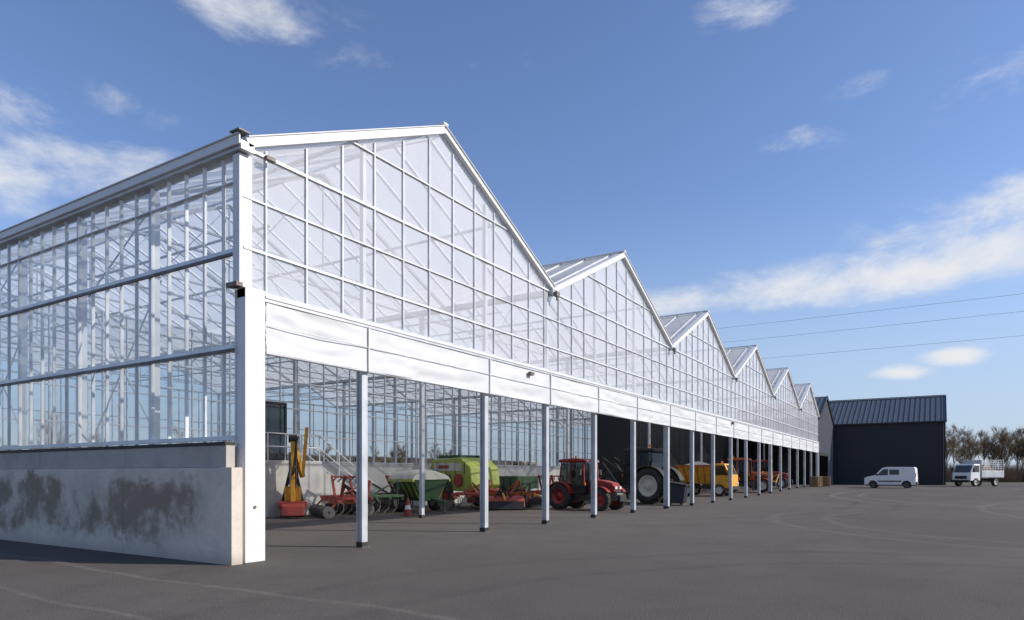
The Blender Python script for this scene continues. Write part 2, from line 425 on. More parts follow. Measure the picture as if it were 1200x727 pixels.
# curtain band : loose film pinned at the posts, slack folds running diagonally from the pins
cb=MB(); ny=int(YE/.07); nz=18; vs=[];fs=[]
for i in range(ny+1):
    yy=.45+(YE-.45)*i/ny
    pl_=max([p for p in [0.2]+posts if p<=yy]); pr=min([p for p in posts+[YE+.2] if p>yy] or [YE])
    t=(yy-pl_)/max(pr-pl_,.1); dp=min(yy-pl_,pr-yy); e=min(1,dp*1.2+.2)
    for j in range(nz+1):
        z=3.86+.92*j/nz; s=(z-3.86)/.92
        a=noise.noise(Vector((yy*.35,z*2.0,2)))*.05
        sag=4*t*(1-t)
        fold=math.sin((s*2.4+sag*.45)*2*math.pi+noise.noise(Vector((yy*.4,z,3)))*3)*.010*sag
        cr=-abs(noise.noise(Vector((yy*1.1-z*2.0,z*3.2+yy*.3,11))))*.035
        vs.append((.06+(a+fold+cr)*e,yy,z))
for i in range(ny):
    for j in range(nz): q=i*(nz+1)+j; fs.append((q,q+1,q+nz+2,q+nz+1))
cb.add(vs,fs,True); cb.build('roller_curtain',FABRIC,GH.e)
tube=GH('curtain_tubes',ALU)
tube.cyl((.03,.45,3.85),(.03,YE,3.85),.03,n=10)
tube.cyl((.09,.45,4.36),(.09,YE,4.36),.010,n=8)
for p in posts: tube.box(-.03,.1,p-.015,p+.015,3.84,4.8)
# growing benches beyond the partition
bench=GH('growing_benches',ALU); 
for b in range(3):
    for x0 in (-31,-25,-19):
        bench.box(x0,x0+4.6,b*W+1.2,b*W+W-1.2,.85,.93)
        for yy in (b*W+1.6,b*W+W/2,b*W+W-1.6):
            bench.box(x0+.2,x0+.26,yy,yy+.06,0,.85); bench.box(x0+4.3,x0+4.36,yy,yy+.06,0,.85)
pl=GH('pot_plants',PLANT)
for b in range(4):
    for x0 in (-31,-25,-19):
        for i in range(110):
            cx=x0+random.random()*4.6; cy=b*W+1.3+random.random()*(W-2.6); h=.4+random.random()*1.3
            for q in range(6):
                a=random.random()*6.28; r=.1+random.random()*.25
                dx,dy=math.cos(a)*r,math.sin(a)*r
                pl.add([(cx,cy,.93),(cx+dx-dy*.35,cy+dy+dx*.35,.93+h*.6),(cx+dx*1.4,cy+dy*1.4,.93+h),(cx+dx+dy*.35,cy+dy-dx*.35,.93+h*.6)],[(0,1,2,3)])
GH.done()

# dark end bay
DB=Asm('workshop_building',(0,0,0))
y0=YE+.02; y1=YE+W
c=DB('cladding',GREYC); r_=DB('roof',ROOFM); tr=DB('trim',DARKM)
c.add([(0,y0,3.9),(0,y1,3.9),(0,y1,ZG),(0,(y0+y1)/2,ZR),(0,y0,ZG)],[(0,1,2,3,4)])
y=y0+.15
while y<y1: 
    c.box(.003,.035,y,y+.07,3.9,rz_(min(y-.02,y1-.1))-.08); y+=.33
for a in (y0,y1):
    r_.quad((.2,a,ZG+.06),(-22,a,ZG+.06),(-22,(y0+y1)/2,ZR+.06),(.2,(y0+y1)/2,ZR+.06))
    x=.1
    while x>-22: r_.beam((x,a,ZG+.09),(x,(y0+y1)/2,ZR+.09),.05,.06); x-=.5
    tr.beam((.12,a,ZG),(.12,(y0+y1)/2,ZR),.1,.28)
c.box(-.1,0,y0+8.0,y1,0,3.89); c.box(-.1,0,y0,y0+.6,0,3.89)
tr.box(-.3,.06,y0+.6,y0+8,3.6,3.89)
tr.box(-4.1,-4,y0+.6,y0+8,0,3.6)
DB.done()

# black barn
BN=Asm('metal_barn',(0,0,0)); by=YE+W+.4; bx0,bx1=-14,11.25; bd=15.0; ez=7.45; rzz=10.9
w=BN('walls',DARKM); rr=BN('roof',ROOFM); tt=BN('trim',BLACK,.01)
w.box(bx0,bx1,by,by+.1,.2,ez)
w.add([(bx1,by,.2),(bx1,by+bd,.2),(bx1,by+bd,ez),(bx1,by+bd/2,rzz),(bx1,by,ez)],[(0,1,2,3,4)])
w.add([(bx0,by,.2),(bx0,by+bd,.2),(bx0,by+bd,ez),(bx0,by+bd/2,rzz),(bx0,by,ez)],[(0,1,2,3,4)])
w.box(bx0,bx1,by+bd-.1,by+bd,.2,ez)
x=bx0+.05
while x<bx1-.05: w.box(x,x+.09,by-.035,by,.45,ez-.05); x+=.3
y=by+.1
while y<by+bd-.1:
    w.box(bx1,bx1+.035,y,y+.09,.45,ez+(rzz-ez)*(1-abs(2*(y-by)/bd-1))-.1); y+=.3
for a in (by-.25,by+bd+.25):
    rr.quad((bx0-.1,a,ez),(bx1+.1,a,ez),(bx1+.1,by+bd/2,rzz+.1),(bx0-.1,by+bd/2,rzz+.1))
    x=bx0
    while x<bx1+.1: rr.beam((x,a,ez+.04),(x,by+bd/2,rzz+.14),.06,.07); x+=.52
    tt.beam((bx1+.12,a,ez),(bx1+.12,by+bd/2,rzz+.1),.05,.25)
tt.beam((bx0,by+bd/2,rzz+.17),(bx1+.1,by+bd/2,rzz+.17),.4,.06)
tt.box(bx0,bx1+.1,by-.38,by-.26,ez-.1,ez+.06)
tt.cyl((bx1-.2,by-.12,.4),(bx1-.2,by-.12,ez-.1),.05)
w.box(.5,4.8,by-.06,by-.04,.4,4.6)
for z in (1.1,1.8,2.5,3.2,3.9): tt.box(.5,4.8,by-.07,by-.062,z,z+.03)
BN.done()

# concrete wall
CW=Asm('concrete_wall',(0,0,0))
m=CW('lower_panels',CONC,.012)
xs=[.10,-3.4,-7.0,-10.6,-14.2,-17.8,-21.4,-25,-28.6,-32.2,-34.5]
for a,b in zip(xs[:-1],xs[1:]): m.box(b+.003,a-.003,-.32,-.09,-.3,1.72)
m=CW('upper_panels',CONC2,.01)
for a,b in zip([-.12]+xs[1:-1],xs[1:]): m.box(b+.006,a-.006,-.27,-.085,1.723,2.12)
CW('cap_strip',BLACK).box(-34.5,-.12,-.29,-.08,2.123,2.18)
CW('core',CONC2).box(-34.5,-.22,-.083,.02,0,2.1)
CW.done()

# access stairs
ST=Asm('access_stairs',(0,0,0))
m=ST('platform',WHITEW,.01); m.box(XP+.13,XP+1.5,8.8,11.4,0,1.98); m.box(XP+.13,XP+1.5,8.75,11.45,1.983,2.13)
for i in range(11):
    z=1.98-.18*(i+1); m.box(XP+.2,XP+1.4,11.4+.29*i+.003,11.4+.29*(i+1),0,z+.0)
rl=ST('handrails',WHITE)
for xx in (XP+.25,XP+1.4):
    for dz in (.55,1.05):
        rl.cyl((xx,11.4,2.1+dz),(xx,14.6,.1+dz),.025,n=8)
    for i in range(4):
        rl.cyl((xx,11.4+i*1.0667,2.1-.667*i-.1),(xx,11.4+i*1.0667,3.15-.667*i),.022,n=8)
for dz in (.55,1.05):
    rl.cyl((XP+1.4,8.9,2.1+dz),(XP+1.4,11.4,2.1+dz),.025,n=8); rl.cyl((XP+.2,8.9,2.1+dz),(XP+1.4,8.9,2.1+dz),.025,n=8)
for yy in (8.9,9.7,10.5): rl.cyl((XP+1.4,yy,2.1),(XP+1.4,yy,3.15),.022,n=8)
ST.done()

# ------------------------------------------------------------------ vehicles
def wheel(A,c,rad,w,rimmat,lugs=0,tag='wheel',rimr=.58):
    t=A(tag+'_tyres',RUBBER); r=A(tag+'_rims',rimmat); h=w/2
    rr=rad*rimr
    t.lathe(c,[(-h*.8,rr),(-h,rr+(rad-rr)*.4),(-h*.92,rad*.93),(-h*.6,rad*.985),(h*.6,rad*.985),(h*.92,rad*.93),(h,rr+(rad-rr)*.4),(h*.8,rr)],32)
    for i in range(lugs):
        for sgn in (-1,1):
            a=2*math.pi*(i+(.5 if sgn>0 else 0))/lugs
            c0=Vector((c[0]+math.cos(a)*rad*1.0,c[1]+sgn*h*.08,c[2]+math.sin(a)*rad*1.0))
            a2=a-.22
            c1=Vector((c[0]+math.cos(a2)*rad*.985,c[1]+sgn*h*.95,c[2]+math.sin(a2)*rad*.985))
            t.beam(c0,c1,rad*.06,rad*.07,up=(math.cos(a),0,math.sin(a)))
    for s in (-1,1):
        r.lathe(c,[(s*h*.82,rr*1.02),(s*h*.86,rr*.95),(s*h*.35,rr*.82),(s*h*.3,rr*.45),(s*h*.5,rr*.34),(s*h*.52,.001)],24)
        for i in range(6):
            a=i*math.pi/3; r.cyl((c[0]+math.cos(a)*rr*.22,c[1]+s*h*.5,c[2]+math.sin(a)*rr*.22),(c[0]+math.cos(a)*rr*.22,c[1]+s*h*.6,c[2]+math.sin(a)*rr*.22),rr*.05,n=6)

def tractor(loc,rz,body,rimm,sc=1,rr=.85,frr=.58,roofm=None,loader=False,canopy=False):
    A=Asm('tractor',loc,rz,sc); roofm=roofm or body
    ra=(-1.05,0,rr); fa=(1.55,0,frr)
    for s in (-1,1):
        wheel(A,(ra[0],s*.82,rr),rr,.46,rimm,16,'rear')
        wheel(A,(fa[0],s*.78,frr),frr,.34,rimm,14,'front')
        A('fenders',body,.01).arc((ra[0],0,rr),rr+.07,12,165,s*.58 if s>0 else -1.07,1.07 if s>0 else -.58,.04,14)
        A('fenders',body,.01).arc((fa[0],0,frr),frr+.07,35,140,s*.62 if s>0 else -.95,.95 if s>0 else -.62,.03,8)
        A('mirrors',BLACK,.01).box(.42,.46,s*1.0-.09,s*1.0+.09,1.9,2.2); A('mirrors',BLACK).beam((.4,s*.72,2.25),(.44,s*1.0,2.15),.025)
        A('steps',BLACK).box(.05,.45,s*.82-.12,s*.82+.12,.5,.54); A('steps',BLACK).box(.05,.45,s*.8-.12,s*.8+.12,.8,.84)
        A('steps',BLACK).beam((.05,s*.8,.5),(.05,s*.72,1.1),.03); A('steps',BLACK).beam((.45,s*.8,.5),(.45,s*.72,1.1),.03)
        A('headlamps',LAMPM,.01).box(2.16,2.2,s*.22-.09,s*.22+.09,1.16,1.3)
        A('work_lamps',LAMPM,.01).box(.52,.58,s*.5-.07,s*.5+.07,2.62,2.72)
        A('indicators',AMBER).box(.5,.56,s*.72-.03,s*.72+.03,1.35,1.5)
    A('axles',BLACK,.01).cyl((ra[0],-.7,rr),(ra[0],.7,rr),.16); A('axles',BLACK).cyl((fa[0],-.7,frr),(fa[0],.7,frr),.09)
    A('chassis',STEEL,.02).box(-1.5,1.9,-.22,.22,.5,1.0)
    A('chassis',STEEL).box(1.9,2.3,-.3,.3,.55,.95)
    A('bonnet',body,.06).prism([(.45,.98),(.45,1.7),(1.4,1.62),(2.0,1.48),(2.15,1.3),(2.18,.98)],-.36,.36)
    A('grille',BLACK,.01).box(2.12,2.2,-.26,.26,.98,1.14)
    A('grille',BLACK).box(.9,1.8,-.368,.368,1.12,1.36)
    A('exhaust',BLACK).cyl((.62,-.44,1.3),(.62,-.44,2.5),.05); A('exhaust',BLACK).cyl((.62,-.44,1.6),(.62,-.44,2.1),.09)
    A('cab_base',BLACK,.03).prism([(-1.2,1.0),(-1.2,1.35),(-.9,1.45),(.45,1.45),(.45,.9),(-.2,.8)],-.62,.62)
    P=[(-1.2,1.4,-1.05,2.6),(.5,1.35,.4,2.6),(-.45,1.4,-.45,2.6)]
    for s in (-1,1):
        for x0,z0,x1,z1 in P: A('cab_pillars',body if not canopy else BLACK,.01).beam((x0,s*.72,z0),(x1,s*.66,z1),.07,.07)
        g=A('cab_glass',VGLASS)
        g.quad((-1.18,s*.715,1.45),(.48,s*.715,1.2),(.4,s*.66,2.58),(-1.04,s*.66,2.58))
    g.quad((.49,-.68,1.5),(.49,.68,1.5),(.41,.64,2.58),(.41,-.64,2.58)); g.quad((-1.2,-.68,1.5),(-1.2,.68,1.5),(-1.05,.64,2.58),(-1.05,-.64,2.58))
    A('cab_roof',roofm,.06).prism([(-1.25,2.6),(-1.2,2.78),(-.3,2.84),(.5,2.78),(.6,2.62)],-.76,.76)
    A('beacon',AMBER,.01).cyl((-.9,.5,2.84),(-.9,.5,3.0),.06)
    A('seat',BLACK,.03).box(-.8,-.3,-.25,.25,1.4,1.6); A('seat',BLACK).box(-.85,-.72,-.25,.25,1.6,2.15)
    A('steering',BLACK).cyl((.25,0,1.5),(.05,0,1.9),.03); A('steering',BLACK).lathe((.05,0,1.9),[(-.015,.18),(.015,.2),(.015,.18),(-.015,.16)],16,'x')
    for s in (-1,1): A('linkage',STEEL).beam((-1.5,s*.3,.7),(-2.0,s*.4,.55),.06,.08)
    A('linkage',STEEL).beam((-1.5,0,1.1),(-1.9,0,1.2),.05)
    A('front_weights',BLACK,.02).box(2.3,2.5,-.32,.32,.5,.85)
    if loader:
        for s in (-1,1):
            A('loader_arms',BLACK,.01).beam((.6,s*.62,1.5),(1.9,s*.62,2.35),.1,.16); A('loader_arms',BLACK).beam((1.85,s*.62,2.35),(2.9,s*.62,1.3),.1,.16)
            A('loader_rams',STEEL).cyl((.9,s*.62,1.0),(1.8,s*.62,2.1),.045)
        A('loader_bucket',BLACK,.01).prism([(2.85,1.0),(2.85,1.7),(3.2,1.2),(3.5,.8),(2.9,.8)],-1,1)
    return A.done()

tractor((-3.05,20.2,0),-8,DKRED,DKRED,.82,.72,.60,roofm=DKRED)
tractor((-3.6,28.3,0),172,BLACK,RIMC,1.08,.9,.6,roofm=BLACK,loader=True)
tractor((-2.4,47.4,gz(47.4)),6,ORANGE,RIMC,.95,.8,.55)
tractor((-2.6,56.5,gz(56.5)),4,RED,RIMC,.9,.75,.5)

def gritter(loc,rz):
    A=Asm('utility_truck',loc,rz)
    for x in (1.2,-1.1):
        for s in (-1,1): wheel(A,(x,s*.82,.42),.42,.26,RIMC,0,'road')
    A('chassis',BLACK,.01).box(-1.9,1.9,-.4,.4,.5,.7)
    A('cab',YEL,.06).prism([(.75,.55),(.75,2.25),(1.55,2.25),(1.95,1.45),(2.0,.55)],-.85,.85)
    A('windscreen',VGLASS).quad((1.61,-.72,2.15),(1.61,.72,2.15),(1.96,.76,1.5),(1.96,-.76,1.5))
    for s in (-1,1):
        A('side_windows',VGLASS).quad((.9,s*.855,1.45),(1.8,s*.855,1.45),(1.52,s*.855,2.12),(.9,s*.855,2.12))
        A('mirrors',BLACK,.01).box(1.85,1.9,s*1.0-.08,s*1.0+.08,1.5,1.85)
        A('lamps',LAMPM,.01).box(1.99,2.02,s*.65-.1,s*.65+.1,.8,.95)
        A('mudguards',BLACK).arc((-1.1,0,.42),.5,10,170,s*.7 if s>0 else -.97,.97 if s>0 else -.7,.03,8)
    A('bumper',BLACK,.02).box(1.98,2.1,-.85,.85,.45,.7)
    A('hopper',YEL,.02).add([(-1.9,-.9,2.1),(.6,-.9,2.1),(.6,.9,2.1),(-1.9,.9,2.1),(-1.7,-.45,.85),(.4,-.45,.85),(.4,.45,.85),(-1.7,.45,.85)],[(0,1,5,4),(1,2,6,5),(2,3,7,6),(3,0,4,7),(4,5,6,7)])
    for i in range(6):
        x=-1.9+.5*i
        for s in (-1,1): A('hopper_ribs',ORANGE).beam((x,s*.92,2.1),(x*.85,s*.5,.85),.05,.06)
    for s in (-1,1): A('hopper_rim',ORANGE).box(-1.95,.65,s*.93-.04,s*.93+.04,2.05,2.18)
    A('hopper_rim',ORANGE).box(-1.95,-1.88,-.9,.9,2.05,2.18)
    A('salt_load',CREAM).add([(-1.85,-.85,2.06),(.55,-.85,2.06),(.55,.85,2.06),(-1.85,.85,2.06),(-.6,0,2.45)],[(0,1,4),(1,2,4),(2,3,4),(3,0,4)])
    A('beacon',AMBER,.01).cyl((1.1,0,2.27),(1.1,0,2.45),.07)
    A.done()
gritter((-3.3,40.4,gz(40.4)),-4)

def van(loc,rz):
    A=Asm('delivery_van',loc,rz); hw=.83
    prof=[(-2.0,.28),(-2.02,.9),(-1.96,1.72),(-1.85,1.83),(.15,1.85),(.55,1.78),(1.15,1.12),(1.8,.98),(1.98,.75),(2.0,.3)]
    def archprof():
        p=list(prof); 
        for cx in (1.3,-1.3):
            p.append((cx+.38,.28))
            for i in range(9):
                a=math.pi*i/8; p.append((cx+.36*math.cos(a),.3+.36*math.sin(a)))
            p.append((cx-.38,.28))
        return p
    A('body',VANW,.05).prism(archprof(),-hw,hw)
    A('underbody',BLACK).box(-1.9,1.9,-.76,.76,.2,.5)
    for s in (-1,1):
        for x in (1.3,-1.3): wheel(A,(x,s*.72,.31),.31,.2,STEEL,0,'road',.62)
        y=s*(hw+.004)
        A('windows',VGLASS).quad((.1,y,1.12),(.98,y,1.12),(.5,y,1.66),(.1,y,1.66))
        A('windows',VGLASS).quad((-.75,y,1.16),(-.0,y,1.16),(-.0,y,1.62),(-.75,y,1.62))
        A('side_moulding',BLACK,.005).box(-.9,.9,min(y,y+s*.02),max(y,y+s*.02),.55,.65)
        A('headlamps',LAMPM,.01).box(1.86,1.99,s*.62-.14,s*.62+.14,.76,.9)
        A('tail_lamps',RED,.01).box(-2.03,-1.97,s*.75-.06,s*.75+.06,.95,1.3)
        A('mirrors',BLACK,.02).box(.92,1.05,s*.95-.08,s*.95+.08,1.1,1.25)
    A('windscreen',VGLASS).quad((.575,-.72,1.765),(.575,.72,1.765),(1.155,.76,1.135),(1.155,-.76,1.135))
    A('bumpers',BLACK,.03).box(1.96,2.06,-.8,.8,.3,.55); A('bumpers',BLACK).box(-2.08,-1.98,-.8,.8,.3,.55)
    A.done()
van((7.0,61.6,gz(62)),176)

def dump(loc,rz):
    A=Asm('dump_truck',loc,rz)
    for x in (1.5,-1.3):
        for s in (-1,1): wheel(A,(x,s*.85,.42),.42,.28,RIMC,0,'road')
    A('chassis',BLACK,.01).box(-2.3,2.1,-.4,.4,.55,.75)
    A('cab',VANW,.07).prism([(.9,.55),(.9,2.2),(1.75,2.2),(2.2,1.35),(2.3,.55)],-.95,.95)
    A('windscreen',VGLASS).quad((1.83,-.82,2.08),(1.83,.82,2.08),(2.2,.86,1.38),(2.2,-.86,1.38))
    A('grille',BLACK,.01).box(2.27,2.33,-.6,.6,.75,1.05)
    A('bumper',BLACK,.02).box(2.28,2.42,-.95,.95,.4,.65)
    for s in (-1,1):
        A('side_windows',VGLASS).quad((1.05,s*.955,1.4),(2.05,s*.955,1.4),(1.75,s*.955,2.05),(1.05,s*.955,2.05))
        A('lamps',LAMPM,.01).box(2.28,2.34,s*.75-.12,s*.75+.12,.78,.95)
        A('mirrors',BLACK,.01).box(2.0,2.05,s*1.12-.08,s*1.12+.08,1.4,1.8)
        A('bed',GALV,.01).box(-2.4,.75,s*.97-.03,s*.97+.03,.9,1.55)
        for i in range(9): A('cage',GALV).box(-2.4+i*.39,-2.35+i*.39,s*.97-.02,s*.97+.02,1.55,2.6)
        for z in (1.75,1.95,2.15,2.35,2.57): A('cage',GALV).box(-2.4,.75,s*.965-.015,s*.965+.015,z,z+.04)
    A('bed',GALV).box(-2.4,.75,-.94,.94,.85,.9); A('bed',GALV).box(.72,.78,-.94,.94,.9,2.6); A('bed',GALV).box(-2.43,-2.38,-.94,.94,.9,1.5)
    A('load',WOOD).add([(-2.3,-.9,1.3),(.6,-.9,1.3),(.6,.9,1.3),(-2.3,.9,1.3),(-.8,.1,2.2)],[(0,1,4),(1,2,4),(2,3,4),(3,0,4)])
    A.done()
dump((13.9,74.6,gz(76)),-128)

# ------------------------------------------------------------------ implements
def hedge_cutter(loc,rz):
    A=Asm('hedge_cutter',loc,rz)
    A('base_frame',RED,.02).box(-.6,.5,-.5,.5,.35,.6)
    for sx_,sy_ in ((-.5,-.4),(.4,.4),(-.5,.4),(.4,-.4)): A('legs',STEEL).beam((sx_,sy_,0),(sx_,sy_,.4),.07)
    A('oil_tank',YEL,.04).box(-.5,.0,-.3,.3,.6,1.15)
    A('lower_boom',YEL,.01).beam((.15,0,.6),(.35,.0,2.9),.16,.2); A('upper_boom',YEL,.01).beam((.35,0,2.9),(-.05,.35,1.5),.14,.17); A('upper_boom',YEL).beam((-.05,.35,1.5),(.1,.5,3.35),.12,.14)
    A('rams',STEEL).cyl((-.1,.1,.9),(.28,.1,2.1),.05); A('rams',STEEL).cyl((.45,-.1,1.2),(.4,-.1,2.4),.045)
    A('knuckle',BLACK,.01).cyl((.35,-.15,2.9),(.35,.15,2.9),.14)
    A('flail_head',RED,.03).prism([(.5,.1),(.5,.45),(.65,.55),(.85,.45),(.9,.1)],-.4,.4); A('flail_rotor',STEEL).cyl((.7,-.42,.2),(.7,.42,.2),.15)
    A('headstock',BLACK).beam((-.3,-.35,.6),(.05,-.1,1.7),.08); A('headstock',BLACK).beam((-.3,.35,.6),(.05,.1,1.7),.08)
    for i in range(4):
        pts=[Vector((-.1+.06*i,.1*i-.1,1.2)),Vector((.55,.05*i,1.7+.15*i)),Vector((.5,.1,2.6+.1*i)),Vector((.2,.2,3.0))]
        for a,b in zip(pts[:-1],pts[1:]): A('hoses',BLACK).cyl(a,b,.02,n=6)
    A.done()
hedge_cutter((-9.7,9.3,0),-40)

def cultivator(loc,rz,col,L_=2.8,wings=True,name='cultivator'):
    A=Asm(name,loc,rz); f=A('frame',col,.01)
    for x in (-.6,0,.6): f.beam((x,-L_/2,.62),(x,L_/2,.62),.1,.1)
    for y in (-L_/2+.1,-.4,.4,L_/2-.1): f.beam((-.7,y,.72),(.7,y,.72),.08,.1)
    n=int(L_/.28)
    for i in range(n):
        y=-L_/2+.15+i*.28; x=(-.6,0,.6)[i%3]
        t=A('tines',STEEL)
        pts=[(x,y,.62),(x+.22,y,.5),(x+.2,y,.25),(x-.05,y,.03)]
        for a,b in zip(pts[:-1],pts[1:]): t.beam(a,b,.05,.03)
    f.beam((.7,-.35,.6),(.95,0,1.35),.08); f.beam((.7,.35,.6),(.95,0,1.35),.08); f.beam((.95,0,1.35),(-.4,0,.7),.06)
    if wings:
        for s in (-1,1):
            f.beam((-.3,s*.45,.7),(-.3,s*1.0,1.55),.09,.09); f.beam((.4,s*.45,.7),(.4,s*1.0,1.55),.09,.09); f.beam((-.3,s*1.0,1.5),(.4,s*1.0,1.5),.07)
            for i in range(4): A('wing_tines',STEEL).beam((-.3+.22*i,s*.9,1.3),(-.2+.22*i,s*.55,1.5),.04,.03)
    A('roller',STEEL).cyl((-.95,-L_/2,.22),(-.95,L_/2,.22),.06,n=10)
    for i in range(int(L_/.16)):
        A('roller',STEEL).cyl((-.95,-L_/2+.16*i,.22),(-.95,-L_/2+.16*i+.03,.22),.22,n=18)
    A('roller_arms',col).beam((-.6,-L_/2+.1,.62),(-.95,-L_/2+.1,.25),.06); A('roller_arms',col).beam((-.6,L_/2-.1,.62),(-.95,L_/2-.1,.25),.06)
    A('ram',BLACK).cyl((.5,0,.8),(.1,.6,1.2),.04)
    A.done()
cultivator((-8.6,10.9,0),60,RED,2.7)
cultivator((-8.9,13.0,0),75,DKGREEN,1.8,False,'disc_harrow')
cultivator((-7.4,17.3,0),30,RED,2.2,False)
cultivator((-6.4,19.1,0),-30,ORANGE,2.0,False)
cultivator((-6.6,23.5,0),10,RED,2.2,True)
cultivator((-10.0,16.0,0),0,RED,2.4,True)
cultivator((-1.6,52.0,gz(52)),10,YEL,2.0,True)

def spreader(loc,rz):
    A=Asm('fertiliser_spreader',loc,rz)
    h=A('hopper',DKGREEN,.02)
    h.add([(-1.3,-.8,1.35),(1.2,-.8,1.35),(1.2,.8,1.35),(-1.3,.8,1.35),(-1.1,-.45,.6),(1.0,-.45,.6),(1.0,.45,.6),(-1.1,.45,.6)],[(0,1,5,4),(1,2,6,5),(2,3,7,6),(3,0,4,7),(4,5,6,7)])
    c=A('cover',CREAM,.02); n=8; vs=[]
    for i in range(n+1):
        a=math.pi*i/n
        for x,k in ((-1.32,.85),(-.7,1),(.6,1),(1.22,.8)):
            vs.append((x,-.86*math.cos(a),1.37+.42*k*math.sin(a)+.02*math.sin(5*x+i)))
    fs=[(i*4+j,i*4+j+1,(i+1)*4+j+1,(i+1)*4+j) for i in range(n) for j in range(3)]
    c.add(vs,fs,True)
    for e in (0,3): c.add([vs[i*4+e] for i in range(n+1)],[list(range(n+1))])
    for s in (-1,1):
        A('rim_rail',GREEN,.01).box(-1.35,1.25,s*.84-.04,s*.84+.04,1.28,1.4)
        for i in range(5): A('side_ribs',GREEN).beam((-1.2+i*.55,s*.83,1.35),(-1.05+i*.5,s*.48,.62),.05,.05)
        wheel(A,(-.2,s*.85,.48),.48,.3,CREAM,0,'road')
        A('spinner_discs',STEEL).cyl((-1.45,s*.35,.5),(-1.45,s*.35,.54),.3,n=20)
    A('frame',DKGREEN).box(-1.5,1.3,-.35,.35,.48,.6); A('drawbar',DKGREEN).beam((1.3,0,.54),(2.5,0,.45),.12); A('jack',STEEL).cyl((2.2,.1,0),(2.2,.1,.6),.04)
    A.done()
spreader((-8.4,15.0,0),-25)

def baler(loc,rz,sc=1):
    A=Asm('forage_baler',loc,rz,sc)
    A('body',GREEN,.04).prism([(-1.5,.8),(-1.55,1.75),(-1.35,2.1),(.5,2.18),(1.15,1.75),(1.25,1.0),(1.0,.7)],-.85,.85)
    for s in (-1,1):
        y=s*.86
        A('side_panels',DKGREEN,.02).prism([(-1.3,.85),(-1.3,1.45),(-.1,1.45),(.05,.85)],min(y,y+s*.03),max(y,y+s*.03))
        A('side_decals',RED).prism([(-.9,1.7),(-.9,1.85),(-.2,1.85),(-.2,1.7)],min(y,y+s*.025),max(y,y+s*.025))
        A('decal_band',CREAM).prism([(-1.25,1.6),(-1.2,1.95),(.6,1.95),(.7,1.6)],min(y,y+s*.015),max(y,y+s*.015))
        A('pulleys',RED).cyl((.45,y,1.2),(.45,y+s*.08,1.2),.28,n=24); A('pulleys',RED).cyl((-.5,y+s*.04,1.2),(-.5,y+s*.09,1.2),.2,n=24)
        wheel(A,(-.3,s*.98,.48),.48,.28,RED,0,'road')
        for xx in (-1.0,-.4,.2,.8): A('panel_seams',BLACK).box(xx,xx+.02,min(y,y+s*.02),max(y,y+s*.02),1.47,2.0)
    A('top_vents',DKGREEN).box(-1.2,.2,-.6,-.55,2.16,2.3); A('top_vents',DKGREEN).box(-1.2,.2,.55,.6,2.16,2.3)
    for i in range(5): A('top_vents',DKGREEN).box(-1.2+.3*i,-1.16+.3*i,-.55,.55,2.2,2.3)
    A('pickup',RED,.02).prism([(.9,.25),(.9,.65),(1.3,.85),(1.7,.5),(1.6,.25)],-.8,.8); A('pickup_reel',STEEL).cyl((1.6,-.8,.4),(1.6,.8,.4),.18)
    for i in range(14): A('pickup_tines',STEEL).beam((1.7,-.75+.115*i,.4),(1.95,-.75+.115*i,.3),.02)
    A('drawbar',RED,.01).beam((1.2,0,.75),(2.9,0,.6),.14,.16); A('jack',STEEL).cyl((2.6,.1,0),(2.6,.1,.7),.04)
    A.done()
baler((-8.9,19.2,0),-12,1.1)

def trailer(loc,rz,col):
    A=Asm('tipping_trailer',loc,rz)
    b=A('body',col,.02)
    b.box(-1.4,1.3,-.85,-.8,.8,1.5); b.box(-1.4,1.3,.8,.85,.8,1.5); b.box(-1.4,-1.35,-.8,.8,.8,1.5); b.box(1.25,1.3,-.8,.8,.8,1.5); b.box(-1.35,1.25,-.8,.8,.8,.85)
    for i in range(6):
        for s in (-1,1): b.box(-1.38+i*.52,-1.32+i*.52,s*.88-.03,s*.88+.03,.8,1.5)
    A('chassis',STEEL).box(-1.3,1.3,-.3,.3,.6,.78); A('drawbar',STEEL).beam((1.3,0,.68),(2.4,0,.5),.1)
    for s in (-1,1): wheel(A,(-.2,s*.75,.38),.38,.22,RIMC,0,'road')
    A.done()
trailer((-9.9,24.8,0),-10,DKGREEN)
trailer((-6.3,34.0,0),-10,RED)
trailer((-5.0,43.8,gz(43.8)),0,YEL)

def mower(loc,rz,col):
    A=Asm('flail_mower',loc,rz)
    A('deck',col,.03).prism([(-.5,.12),(-.55,.4),(-.3,.62),(.25,.62),(.45,.45),(.5,.12)],-.95,.95)
    A('skids',BLACK).box(-.45,.45,-.985,-.953,.03,.35); A('skids',BLACK).box(-.45,.45,.953,.985,.03,.35)
    A('rear_roller',STEEL).cyl((-.58,-.9,.13),(-.58,.9,.13),.12,n=16)
    A('gearbox',BLACK,.02).box(-.15,.2,-.15,.15,.62,.86); A('belt_guard',BLACK,.02).box(-.3,.35,.99,1.06,.2,.7)
    A('headstock',BLACK).beam((.3,-.35,.6),(.45,0,1.15),.07); A('headstock',BLACK).beam((.3,.35,.6),(.45,0,1.15),.07); A('headstock',BLACK).beam((.45,0,1.15),(-.35,0,.6),.05)
    A('rubber_flaps',BLACK).box(.5,.52,-.9,.9,.05,.4)
    A('pto_shaft',YEL).cyl((.2,0,.74),(.95,0,.5),.05)
    A.done()
mower((-6.0,17.9,0),-50,RED); mower((-6.8,20.9,0),30,DKRED); mower((-9.8,12.4,0),-80,ORANGE)

